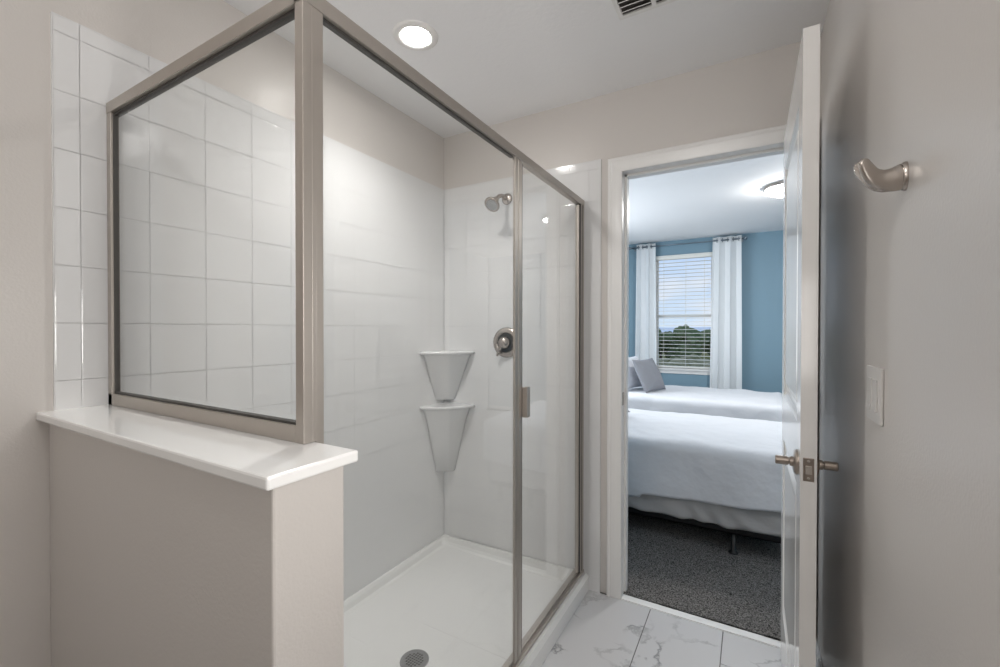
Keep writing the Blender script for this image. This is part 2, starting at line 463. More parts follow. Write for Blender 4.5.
# drain with square grate holes
dr = bpy.data.objects.new('drain', bpy.data.meshes.new('drain'))
bm = bmesh.new()
lathe(bm, (DR[0], DR[1], 0.0150), (0, 0, 1), [(0.0, 0.056), (0.0035, 0.055), (0.0045, 0.050), (0.0035, 0.040), (0.0035, 0.0)], 48)
o = child(new('drain', bm, 'steel', pan, smooth=False), poff)
bm = bmesh.new()
for i in range(-3, 4):
    for j in range(-3, 4):
        if math.hypot(i, j) > 3.3: continue
        box(bm, DR[0] + i * 0.0105 - 0.0035, DR[0] + i * 0.0105 + 0.0035, DR[1] + j * 0.0105 - 0.0035, DR[1] + j * 0.0105 + 0.0035, 0.0180, 0.0187)
hol = new('grate_hole', bm, 'dark', o)
hol['label'] = 'dark square drain holes'

# ---------------------------------------------------------------- shower enclosure
enc = thing('shower_enclosure', 'nickel framed corner glass shower enclosure standing on curb and half wall', 'shower enclosure', loc=(-0.722, 0.522, 0.083))
eoff = Vector((0.722, -0.522, -0.083))
def E_(name, bm, m='nickel', bevel=0.0015, parent=None, label=None):
    o = new(name, bm, m, parent or enc, bevel=bevel)
    if parent is None: o.location = eoff
    if label: o['label'] = label
    return o
XS, YP = -0.722, 0.522
ZH0, ZH1 = 1.906, 1.936
ZK = 0.0835; ZS = 1.0794
T = 0.026
# header along the side panel (X) and along the front (Y), channel section with dark slot below
bm = bmesh.new()
box(bm, SX, XS, YP - 0.001, YP + T, ZH0, ZH1); E_('header_rail', bm)
bm = bmesh.new()
box(bm, XS - T, XS + 0.001, YP - 0.001, SY, ZH0, ZH1); E_('header_rail', bm)
# inner glazing lips under the headers
bm = bmesh.new(); box(bm, SX + 0.02, XS - 0.03, YP + 0.008, YP + 0.022, ZH0 - 0.006, ZH0); E_('glazing_strip', bm, 'dark', 0)
bm = bmesh.new(); box(bm, XS - 0.020, XS - 0.008, YP + 0.045, 1.36, ZH0 - 0.006, ZH0); E_('glazing_strip', bm, 'dark', 0)
# bottom rail on the cap
bm = bmesh.new()
box(bm, SX, XS - 0.0235, YP, YP + T, ZS, ZS + 0.032)
E_('bottom_rail', bm)
bm = bmesh.new(); box(bm, SX + 0.02, XS - 0.03, YP + 0.006, YP + 0.020, ZS + 0.032, ZS + 0.037); E_('glazing_strip', bm, 'dark', 0)
# wall jamb of the side panel
bm = bmesh.new(); box(bm, SX, SX + 0.024, YP, YP + 0.014, ZS, ZH0); E_('wall_jamb', bm)
bm = bmesh.new(); box(bm, SX + 0.022, SX + 0.029, YP + 0.006, YP + 0.018, ZS + 0.03, ZH0 - 0.005); E_('glazing_strip', bm, 'dark', 0)
# corner post and front jamb
bm = bmesh.new(); box(bm, XS - 0.0235, XS, YP, YP + 0.0195, ZS, ZH0)
E_('corner_post', bm, bevel=0.0008)
bm = bmesh.new()
box(bm, XS - 0.022, XS - 0.001, 0.5500, 0.567, ZK, ZH0)
box(bm, XS - 0.022, XS - 0.0002, YP + 0.0195, 0.5500, ZS + 0.0, ZH0)
E_('front_jamb', bm, bevel=0.0006)
# far wall jamb
bm = bmesh.new(); box(bm, XS - 0.028, XS, SY - 0.052, SY, ZK + 0.01, ZH0)
E_('wall_jamb', bm, bevel=0.003)
bm = bmesh.new(); box(bm, XS - 0.02, XS + 0.0006, SY - 0.060, SY - 0.052, ZK + 0.02, ZH0); box(bm, XS - 0.004, XS + 0.0012, SY - 0.034, SY - 0.029, ZK + 0.02, ZH0 - 0.002)
E_('glazing_strip', bm, 'dark', 0)
# strike jamb between fixed pane and door
bm = bmesh.new(); box(bm, XS - 0.010, XS - 0.001, 1.364, 1.386, ZK + 0.02, ZH0); E_('strike_jamb', bm)
# sill rail on the curb: two stepped extrusions
bm = bmesh.new()
box(bm, XS - 0.036, XS + 0.003, 0.5500, SY, ZK, ZK + 0.014)
box(bm, XS - 0.033, XS - 0.010, 0.5500, SY, ZK + 0.014, ZK + 0.026)
E_('sill_rail', bm)
# side glass pane and front fixed pane
bm = bmesh.new(); box(bm, SX + 0.020, XS - 0.024, YP + 0.011, YP + 0.016, ZS + 0.02, ZH0 + 0.004)
E_('glass_pane', bm, 'glass', 0)
bm = bmesh.new(); box(bm, XS - 0.009, XS - 0.004, 0.562, 1.370, ZK + 0.012, ZH0 + 0.004)
E_('glass_pane', bm, 'glass', 0)
# hinged glass door
bm = bmesh.new()
box(bm, XS - 0.014, XS, 1.389, 1.416, ZK + 0.024, ZH0 - 0.006)
box(bm, XS - 0.016, XS - 0.003, SY - 0.071, SY - 0.060, ZK + 0.024, ZH0 - 0.006)
dfr = E_('shower_door', bm, bevel=0.002)
bm = bmesh.new(); box(bm, XS - 0.013, XS - 0.008, 1.410, SY - 0.064, ZK + 0.024, ZH0 - 0.004)
new('door_glass', bm, 'glass', dfr)
bm = bmesh.new(); box(bm, XS - 0.004, XS - 0.0005, 1.4155, 1.4190, ZK + 0.03, ZH0 - 0.01)
new('door_gasket', bm, 'dark', dfr)
bm = bmesh.new()
box(bm, XS + 0.0002, XS + 0.020, 1.4165, 1.4200, 0.975, 1.085); box(bm, XS + 0.0165, XS + 0.020, 1.420, 1.440, 0.975, 1.085); box(bm, XS + 0.0002, XS + 0.020, 1.440, 1.4430, 0.975, 1.085)
new('door_handle', bm, 'nickel', dfr, bevel=0.001)

# ---------------------------------------------------------------- shower head and valve
sh = thing('shower_fixture', 'nickel shower head on short bent arm high on tiled wall', 'shower head', loc=(-1.160, SY, 2.005))
hoff = Vector((1.160, -SY, -2.005))
bm = bmesh.new()
lathe(bm, (-1.160, SY, 2.008), (0, -1, 0), [(0, 0.031), (0.004, 0.031), (0.010, 0.026), (0.014, 0.016), (0.015, 0.0)], 32)
child(new('flange', bm, 'nickel2', sh, smooth=True), hoff)
bm = bmesh.new()
tube(bm, catmull([(-1.160, SY - 0.005, 2.008), (-1.160, SY - 0.05, 2.012), (-1.160, SY - 0.09, 2.000), (-1.160, SY - 0.122, 1.972)]), 0.0105, 14)
child(new('arm', bm, 'nickel2', sh, smooth=True), hoff)
ax = Vector((-0.05, -0.72, -0.69)).normalized(); p0 = Vector((-1.160, SY - 0.115, 1.980))
bm = bmesh.new()
lathe(bm, p0, ax, [(-0.004, 0.0), (0, 0.014), (0.010, 0.017), (0.018, 0.015), (0.024, 0.013), (0.030, 0.018), (0.045, 0.034), (0.052, 0.041), (0.060, 0.042), (0.063, 0.039), (0.063, 0.031), (0.060, 0.030)], 36)
child(new('head_body', bm, 'nickel2', sh, smooth=True), hoff)
bm = bmesh.new()
lathe(bm, p0, ax, [(0.0605, 0.033), (0.0625, 0.031), (0.0625, 0.020), (0.061, 0.019), (0.061, 0.014), (0.0635, 0.012), (0.0635, 0.0)], 36)
x_, y_ = frame_of(ax)
for rr, nn in ((0.025, 18), (0.016, 10), (0.007, 6)):
    for k in range(nn):
        q = p0 + ax * 0.062 + (x_ * math.cos(2 * PI * k / nn) + y_ * math.sin(2 * PI * k / nn)) * rr
        lathe(bm, q, ax, [(0, 0.0014), (0.003, 0.0011), (0.003, 0)], 8)
child(new('spray_face', bm, 'headface', sh, smooth=False), hoff)

va = thing('shower_valve', 'round nickel shower valve plate with lever handle on tiled wall', 'shower valve', loc=(-1.165, SY, 1.222))
voff = Vector((1.165, -SY, -1.222))
VC = (-1.163, SY, 1.224)
bm = bmesh.new()
lathe(bm, VC, (0, -1, 0), [(0, 0.083), (0.004, 0.083), (0.009, 0.078), (0.013, 0.064), (0.014, 0.056), (0.009, 0.053), (0.007, 0.046), (0.007, 0.0)], 48)
child(new('escutcheon', bm, 'nickel2', va, smooth=True), voff)
bm = bmesh.new()
lathe(bm, (VC[0], SY - 0.0075, VC[2]), (0, -1, 0), [(0, 0.0505), (0.003, 0.050), (0.003, 0.0)], 40)
child(new('recess_ring', bm, 'dark', va), voff)
bm = bmesh.new()
lathe(bm, (VC[0], SY - 0.009, VC[2]), (0, -1, 0), [(0, 0.033), (0.02, 0.033), (0.030, 0.031), (0.040, 0.024), (0.046, 0.014), (0.048, 0.0)], 36)
child(new('handle_hub', bm, 'nickel2', va, smooth=True), voff)
bm = bmesh.new()
tube(bm, catmull([(VC[0] - 0.010, SY - 0.034, VC[2] - 0.012), (VC[0] - 0.026, SY - 0.034, VC[2] - 0.034), (VC[0] - 0.038, SY - 0.030, VC[2] - 0.056), (VC[0] - 0.044, SY - 0.026, VC[2] - 0.074)]), [(0.012, 0.010)] * 8 + [(0.010, 0.008)] * 8 + [(0.008, 0.006)] * 8 + [(0.005, 0.004)], 14)
child(new('lever', bm, 'nickel2', va, smooth=True), voff)

# ---------------------------------------------------------------- recessed light, vent
LC = (-1.140, 1.320)
rl = thing('recessed_light', 'lit round recessed light with white trim in the bathroom ceiling over the shower', 'ceiling light', loc=(LC[0], LC[1], CH))
bm = bmesh.new()
lathe(bm, (LC[0], LC[1], CH), (0, 0, -1), [(0, 0.088), (0.004, 0.087), (0.007, 0.080), (0.008, 0.066), (0.006, 0.058), (0.003, 0.0555), (0.0, 0.0555)], 48)
child(new('trim_ring', bm, 'trim', rl, smooth=True), Vector((-LC[0], -LC[1], -CH)))
bm = bmesh.new(); lathe(bm, (LC[0], LC[1], CH - 0.001), (0, 0, -1), [(0, 0.0555), (0.002, 0.055), (0.0035, 0.045), (0.004, 0.0)], 40)
child(new('lens', bm, 'lens', rl, smooth=True), Vector((-LC[0], -LC[1], -CH)))
sd = bpy.data.lights.new('recessed_beam', 'SPOT'); sd.energy = 48; sd.spot_size = math.radians(132); sd.spot_blend = 1.0; sd.shadow_soft_size = 0.05; sd.color = (1.0, 0.975, 0.95)
so_ = bpy.data.objects.new('recessed_beam', sd); C.objects.link(so_); so_.location = (LC[0], LC[1], CH - 0.012)

vt = thing('ceiling_vent', 'white slatted air vent grille in the bathroom ceiling', 'vent', loc=(-0.25, 1.50, CH))
vo_ = Vector((0.25, -1.50, -CH))
bm = bmesh.new()
vx0, vx1, vy0, vy1 = -0.425, -0.105, 1.33, 1.622
box(bm, vx0, vx1, vy1 - 0.018, vy1, CH - 0.008, CH); box(bm, vx0, vx1, vy0, vy0 + 0.018, CH - 0.008, CH)
box(bm, vx0, vx0 + 0.016, vy0 + 0.018, vy1 - 0.018, CH - 0.008, CH); box(bm, vx1 - 0.016, vx1, vy0 + 0.018, vy1 - 0.018, CH - 0.008, CH)
box(bm, -0.307, -0.293, vy0 + 0.018, vy1 - 0.018, CH - 0.008, CH)
child(new('vent_frame', bm, 'trim', vt, bevel=0.001), vo_)
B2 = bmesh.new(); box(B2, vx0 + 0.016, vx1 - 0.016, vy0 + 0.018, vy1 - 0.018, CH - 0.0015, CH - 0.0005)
child(new('vent_shade_sheet', B2, 'dark', vt), vo_)  # dark sheet paints the shade of the duct behind the slats
bm = bmesh.new()
y = vy0 + 0.024
while y < vy1 - 0.034:
    for xa, xb in ((vx0 + 0.018, -0.308), (-0.292, vx1 - 0.018)):
        v = [bm.verts.new(p) for p in ((xa, y, CH - 0.010), (xb, y, CH - 0.010), (xb, y + 0.012, CH - 0.002), (xa, y + 0.012, CH - 0.002),
                                       (xa, y + 0.001, CH - 0.0115), (xb, y + 0.001, CH - 0.0115), (xb, y + 0.0135, CH - 0.0035), (xa, y + 0.0135, CH - 0.0035))]
        for a in ((0, 1, 2, 3), (7, 6, 5, 4), (0, 4, 5, 1), (2, 6, 7, 3), (0, 3, 7, 4), (1, 5, 6, 2)): bm.faces.new([v[i] for i in a])
    y += 0.025
child(new('vent_slats', bm, 'trim', vt), vo_)

# ---------------------------------------------------------------- bathroom door, standing open
DX0, DX1, DY0, DY1, DZ0, DZ1 = 0.107, 0.141, 1.307, 2.045, 0.012, 2.035
def leaf(bm):
    ycut = [DY0, 1.405, 1.945, DY1]; zcut = [DZ0, 0.235, 0.885, 1.050, 1.895, DZ1]
    for X, s in ((DX0, 1), (DX1, -1)):
        for i in range(3):
            for j in range(5):
                y0, y1, z0, z1 = ycut[i], ycut[i + 1], zcut[j], zcut[j + 1]
                if i == 1 and j in (1, 3):
                    prev = None
                    for ins, dep in ((0, 0), (0.004, 0.004), (0.012, 0.009), (0.020, 0.0105), (0.030, 0.0105), (0.052, 0.003), (0.056, 0.002)):
                        r = [bm.verts.new((X + s * dep, yy, zz)) for yy, zz in ((y0 + ins, z0 + ins), (y1 - ins, z0 + ins), (y1 - ins, z1 - ins), (y0 + ins, z1 - ins))]
                        if prev:
                            for k in range(4): bm.faces.new((prev[k], prev[(k + 1) % 4], r[(k + 1) % 4], r[k]))
                        prev = r
                    bm.faces.new(prev)
                else:
                    bm.faces.new([bm.verts.new((X, a, b2)) for a, b2 in ((y0, z0), (y1, z0), (y1, z1), (y0, z1))])
    for q in (((DX0, DY0, DZ0), (DX1, DY0, DZ0), (DX1, DY0, DZ1), (DX0, DY0, DZ1)), ((DX0, DY1, DZ0), (DX1, DY1, DZ0), (DX1, DY1, DZ1), (DX0, DY1, DZ1)),
              ((DX0, DY0, DZ1), (DX1, DY0, DZ1), (DX1, DY1, DZ1), (DX0, DY1, DZ1)), ((DX0, DY0, DZ0), (DX1, DY0, DZ0), (DX1, DY1, DZ0), (DX0, DY1, DZ0))):
        bm.faces.new([bm.verts.new(p) for p in q])
    bmesh.ops.remove_doubles(bm, verts=bm.verts, dist=1e-5)
    bmesh.ops.recalc_face_normals(bm, faces=bm.faces)
bm = bmesh.new(); leaf(bm)
door = structure(new('door_1', bm, 'door'))
KY, KZ = 1.372, 0.950
for s, X in ((-1, DX0), (1, DX1)):
    bm = bmesh.new()
    lathe(bm, (X, KY, KZ), (s, 0, 0), [(0, 0.032), (0.004, 0.032), (0.008, 0.028), (0.010, 0.018), (0.010, 0.0)], 36)
    rose = new('door_rose', bm, 'doornickel', door, smooth=True)
    bm = bmesh.new()
    lathe(bm, (X, KY, KZ), (s, 0, 0), [(0.008, 0.0), (0.008, 0.0125), (0.018, 0.0125), (0.0185, 0.0090), (0.021, 0.0090), (0.0215, 0.0112), (0.048, 0.0112), (0.050, 0.0098), (0.050, 0.0)], 28)
    new('door_knob', bm, 'doornickel', door, smooth=False, bevel=0.0004)
bm = bmesh.new()
box(bm, 0.1125, 0.1355, DY0 - 0.0018, DY0 + 0.001, KZ - 0.029, KZ + 0.029)
lp = new('latch_plate', bm, 'doornickel', door, bevel=0.0015)
bm = bmesh.new()
box(bm, 0.1175, 0.1305, DY0 - 0.008, DY0, KZ - 0.010, KZ + 0.010)
for zz in (-0.021, 0.021): lathe(bm, (0.124, DY0 - 0.0015, KZ + zz), (0, -1, 0), [(0, 0.0035), (0.0012, 0.003), (0.0012, 0)], 12)
new('latch_bolt', bm, 'nickel', lp, bevel=0.001)
for zz in (0.25, 1.02, 1.80):
    bm = bmesh.new()
    tube(bm, [(0.188, 2.082, zz - 0.045), (0.188, 2.082, zz + 0.045)], 0.0060, 12)
    box(bm, DX0 + 0.006, 0.141, 2.0452, 2.0470, zz - 0.044, zz + 0.044); box(bm, 0.141, 0.188, 2.0452, 2.0470, zz - 0.044, zz - 0.036); box(bm, 0.184, 0.188, 2.0452, 2.082, zz - 0.044, zz - 0.036)
    new('hinge', bm, 'nickel2', door)

# ---------------------------------------------------------------- robe hook and light switch on the right wall
HY, HZ = 1.006, 1.560
hk = thing('robe_hook', 'nickel robe hook with two upturned prongs on the beige wall', 'hook', loc=(XR, HY, HZ))
ho = Vector((-XR, -HY, -HZ))
bm = bmesh.new()
# oval wall flange (taller than wide)
n_ = 28; prev = None
for d_, s_ in ((0, 1.0), (0.003, 1.0), (0.006, 0.93), (0.0075, 0.84)):
    r = [bm.verts.new((XR - d_, HY + 0.0165 * s_ * math.cos(2 * PI * k / n_), HZ + 0.025 * s_ * math.sin(2 * PI * k / n_))) for k in range(n_)]
    if prev:
        for k in range(n_): bm.faces.new((prev[k], prev[(k + 1) % n_], r[(k + 1) % n_], r[k]))
    prev = r
bm.faces.new(prev)
child(new('wall_flange', bm, 'nickel2', hk, smooth=True), ho)
for s, lift in ((-1, -0.003), (1, 0.004)):
    bm = bmesh.new()
    pts = catmull([(XR - 0.004, HY + s * 0.002, HZ), (XR - 0.018, HY + s * 0.003, HZ - 0.003), (XR - 0.034, HY + s * 0.006, HZ - 0.002), (XR - 0.048, HY + s * 0.012, HZ + 0.009 + lift), (XR - 0.058, HY + s * 0.018, HZ + 0.025 + lift), (XR - 0.062, HY + s * 0.021, HZ + 0.038 + lift)], 6)
    rr = []
    for i in range(len(pts)):
        t = i / (len(pts) - 1)
        a = 0.0225 * (1 - t) ** 0.8 + 0.0060 * t; b_ = 0.0125 * (1 - t) + 0.0055 * t
        if t > 0.98: a *= 0.4; b_ *= 0.4
        elif t > 0.94: a *= 0.8; b_ *= 0.8
        rr.append((b_, a))
    tube(bm, pts, rr, 20, ref=(0, 1, 0))
    bmesh.ops.recalc_face_normals(bm, faces=bm.faces)
    child(new('prong', bm, 'nickel2', hk, smooth=True), ho)

sw = thing('light_switch', 'white double rocker light switch plate on the beige wall', 'light switch', loc=(XR, 1.20, 1.158))
so = Vector((-XR, -1.20, -1.158))
bm = bmesh.new(); box(bm, XR - 0.006, XR - 0.0002, 1.138, 1.258, 1.100, 1.216)
child(new('switch_plate', bm, 'plastic', sw, bevel=0.002), so)
for yc in (1.175, 1.221):
    bm = bmesh.new()
    v = [(XR - 0.006, 1.125), (XR - 0.0115, 1.125), (XR - 0.0075, 1.158), (XR - 0.0085, 1.191), (XR - 0.006, 1.191)]
    a = [bm.verts.new((x, yc - 0.0165, z)) for x, z in v]; c = [bm.verts.new((x, yc + 0.0165, z)) for x, z in v]
    bm.faces.new(a); bm.faces.new(c[::-1])
    for k in range(5): bm.faces.new((a[k], a[(k + 1) % 5], c[(k + 1) % 5], c[k]))
    bmesh.ops.recalc_face_normals(bm, faces=bm.faces)
    child(new('rocker', bm, 'plastic', sw, bevel=0.0006), so)

# ================================================================ BEDROOM
structure(B('wall_bedroom_left', (BX0 - 0.1, BX0, YF, BY, 0, CH), 'blue'))
structure(B('wall_bedroom_right', (BX1, BX1 + 0.1, YF, BY, 0, CH), 'blue'))
structure(B('ceiling_bedroom', (BX0 - 0.1, BX1 + 0.1, YB, BY + 0.1, CH, CH + 0.1), 'ceiling'))
WX0, WX1, WZ0, WZ1 = -1.085, -0.405, 0.800, 2.255
bm = bmesh.new()
box(bm, BX0 - 0.1, WX0, BY, BY + 0.1, 0, CH); box(bm, WX1, BX1 + 0.1, BY, BY + 0.1, 0, CH)
box(bm, WX0, WX1, BY, BY + 0.1, 0, WZ0); box(bm, WX0, WX1, BY, BY + 0.1, WZ1, CH)
structure(new('wall_bedroom_far', bm, 'blue'))
# carpet: gently uneven pile
bm = bmesh.new()
nx, ny = 150, 150
def carp(x, y): return 0.010 + 0.007 * noise.noise(Vector((x * 45, y * 45, 0))) + 0.004 * noise.noise(Vector((x * 130, y * 130, 3)))
y0_, y1_ = 2.140, BY
gx = [BX0 + (BX1 - BX0) * i / nx for i in range(nx + 1)]
gy = [y0_ + (y1_ - y0_) * (j / ny) ** 1.6 for j in range(ny + 1)]
grid = [[bm.verts.new((x, y, carp(x, y) + (0.0))) for x in gx] for y in gy]
for j in range(ny):
    for i in range(nx):
        if gy[j] < YF - 0.02 and not (gx[i] > OL - 0.03 and gx[i + 1] < OR + 0.06): continue
        bm.faces.new((grid[j][i], grid[j][i + 1], grid[j + 1][i + 1], grid[j + 1][i]))
box(bm, BX0, BX1, y0_, y1_, -0.06, -0.005)
structure(new('floor_bedroom', bm, 'carpet', smooth=True))
structure(B('baseboard_bedroom', (BX0, BX1, BY - 0.014, BY, 0, 0.09), 'trim', bevel=0.002))

# window
wf = bmesh.new()
ft = 0.028
ya, yb = BY + 0.03, BY + 0.075
box(wf, WX0, WX0 + ft, ya, yb, WZ0, WZ1); box(wf, WX1 - ft, WX1, ya, yb, WZ0, WZ1)
box(wf, WX0, WX1, ya, yb, WZ0, WZ0 + ft); box(wf, WX0, WX1, ya, yb, WZ1 - ft, WZ1)
box(wf, WX0 + ft, WX1 - ft, ya + 0.005, yb - 0.005, 1.455, 1.485)
win = structure(new('window_1', wf, 'trim', bevel=0.002))
bm = bmesh.new(); box(bm, WX0 + ft - 0.005, WX1 - ft + 0.005, BY + 0.050, BY + 0.054, WZ0 + ft - 0.005, WZ1 - ft + 0.005)
new('window_glass', bm, 'winglass', win)
# reveal, sill and apron
bm = bmesh.new()
box(bm, WX0, WX0 + 0.006, BY - 0.002, ya, WZ0, WZ1); box(bm, WX1 - 0.006, WX1, BY - 0.002, ya, WZ0, WZ1); box(bm, WX0, WX1, BY - 0.002, ya, WZ1 - 0.006, WZ1)
new('window_reveal', bm, 'trim', win)
bm = bmesh.new()
box(bm, WX0 - 0.02, WX1 + 0.02, BY - 0.030, ya, WZ0 - 0.020, WZ0 + 0.004); box(bm, WX0 - 0.005, WX1 + 0.005, BY - 0.012, BY, WZ0 - 0.065, WZ0 - 0.020)
new('window_sill', bm, 'trim', win, bevel=0.003)

# blind
bl = thing('window_blind', 'cream horizontal slat blind hanging open in the bedroom window', 'blind', loc=(-0.745, BY, WZ1))
bo = Vector((0.745, -BY, -WZ1))
bm = bmesh.new(); box(bm, WX0 + 0.008, WX1 - 0.008, BY - 0.026, BY + 0.028, WZ1 - 0.058, WZ1 - 0.007)
child(new('headrail', bm, 'blind', bl, bevel=0.003), bo)
bm = bmesh.new(); z = WZ0 + 0.075
while z < WZ1 - 0.07:
    # gently crowned slat, near level
    sec = [(BY - 0.024, -0.0035), (BY - 0.012, -0.0008), (BY, 0.0), (BY + 0.012, -0.0005), (BY + 0.024, -0.0025)]
    t_ = 0.0026
    A = [bm.verts.new((WX0 + 0.012, y_, z + dz)) for y_, dz in sec] + [bm.verts.new((WX0 + 0.012, y_, z + dz - t_)) for y_, dz in sec[::-1]]
    Bv = [bm.verts.new((WX1 - 0.012, v_.co.y, v_.co.z)) for v_ in A]
    nn = len(A)
    for k in range(nn): bm.faces.new((A[k], A[(k + 1) % nn], Bv[(k + 1) % nn], Bv[k]))
    bm.faces.new(A[::-1]); bm.faces.new(Bv)
    z += 0.0475
child(new('slats', bm, 'blind', bl), bo)
bm = bmesh.new(); box(bm, WX0 + 0.012, WX1 - 0.012, BY - 0.025, BY + 0.025, WZ0 + 0.012, WZ0 + 0.032)
child(new('bottom_rail', bm, 'blind', bl, bevel=0.003), bo)
bm = bmesh.new()
for x in (-0.985, -0.720, -0.505):
    for yy in (BY - 0.0265, BY + 0.0265): tube(bm, [(x, yy, WZ0 + 0.02), (x, yy, WZ1 - 0.05)], 0.0011, 6)
child(new('ladder_cords', bm, 'blind', bl), bo)

# curtain rod, brackets, finials
RY, RZ = BY - 0.085, 2.372
rod = thing('curtain_rod', 'dark metal curtain rod with round finials above the bedroom window', 'curtain rod', loc=(-0.72, BY, RZ))
ro = Vector((0.72, -BY, -RZ))
bm = bmesh.new(); tube(bm, [(-1.385, RY, RZ), (-0.075, RY, RZ)], 0.0085, 16)
child(new('rod', bm, 'rod', rod, smooth=True), ro)
for x, s in ((-1.385, -1), (-0.075, 1)):
    bm = bmesh.new(); lathe(bm, (x, RY, RZ), (s, 0, 0), [(-0.012, 0.0), (-0.012, 0.012), (0.0, 0.012), (0.004, 0.017), (0.014, 0.022), (0.024, 0.019), (0.032, 0.008), (0.033, 0)], 20)
    child(new('finial', bm, 'rod', rod, smooth=True), ro)
for x in (-1.350, -0.095):
    bm = bmesh.new(); box(bm, x - 0.010, x + 0.010, BY - 0.006, BY, RZ - 0.03, RZ + 0.03); box(bm, x - 0.005, x + 0.005, RY - 0.004, BY, RZ - 0.016, RZ - 0.0095)
    child(new('bracket', bm, 'rod', rod), ro)

def curtain(label, xa, xb, xa2, xb2, folds, ph, gx):
    c = thing('curtain', label, 'curtain', 'grommet curtains at the bedroom window', loc=((xa + xb) / 2, RY, 0.02))
    off = Vector((-(xa + xb) / 2, -RY, -0.02))
    bm = bmesh.new(); nU, nV = 110, 46; zt = 2.412; zb = 0.03
    rows = []
    for j in range(nV + 1):
        v = j / nV; z = zt + (zb - zt) * v
        l = xa + (xa2 - xa) * v; r = xb + (xb2 - xb) * v; row = []
        for i in range(nU + 1):
            u = i / nU
            a = 2 * PI * folds * u + ph
            amp = 0.026 * (0.85 + 0.35 * noise.noise(Vector((u * 3, v * 1.5, ph))))
            y = RY + amp * math.sin(a) + 0.012 * v * math.sin(a * 0.5 + 2) * noise.noise(Vector((u * 6, v * 2, 7)))
            x = l + (r - l) * u + 0.010 * math.sin(2 * a) + 0.006 * v * noise.noise(Vector((u * 8, v * 3, 1)))
            row.append(bm.verts.new((x, y, z)))
        rows.append(row)
    for j in range(nV):
        for i in range(nU): bm.faces.new((rows[j][i], rows[j][i + 1], rows[j + 1][i + 1], rows[j + 1][i]))
    o = child(new('curtain_panel', bm, 'curtain', c, smooth=True), off)
    md = o.modifiers.new('thick', 'SOLIDIFY'); md.thickness = 0.0015
    # metal grommets where the cloth crosses the rod
    for k in range(int(2 * folds) + 1):
        u = (k * PI - ph) / (2 * PI * folds)
        if not 0.03 < u < 0.97: continue
        x = xa + (xb - xa) * u
        bm = bmesh.new()
        tube(bm, [(x - 0.003, RY, RZ), (x + 0.003, RY, RZ)], 0.026, 20, caps=True)
        child(new('grommet', bm, 'rod', c), off)
    return c
curtain('white grommet curtain hanging left of the bedroom window', -1.325, -1.075, -1.345, -1.045, 2.4, 0.6, 0)
curtain('white grommet curtain hanging right of the bedroom window', -0.415, -0.115, -0.450, -0.095, 2.6, 0.3, 0)

# flush ceiling lamp
DC = (0.235, 4.13)
fl = thing('flush_ceiling_lamp', 'lit white dome lamp with grey rim on the bedroom ceiling', 'ceiling light', loc=(DC[0], DC[1], CH))
fo = Vector((-DC[0], -DC[1], -CH))
bm = bmesh.new(); lathe(bm, (DC[0], DC[1], CH), (0, 0, -1), [(0, 0.150), (0.018, 0.152), (0.028, 0.150), (0.030, 0.146), (0.030, 0.0)], 48)
child(new('lamp_rim', bm, 'nickel2', fl, smooth=False), fo)
bm = bmesh.new(); lathe(bm, (DC[0], DC[1], CH - 0.030), (0, 0, -1), [(0, 0.145), (0.012, 0.140), (0.030, 0.118), (0.045, 0.080), (0.053, 0.035), (0.055, 0.0)], 40)
child(new('lamp_dome', bm, 'dome', fl, smooth=True), fo)

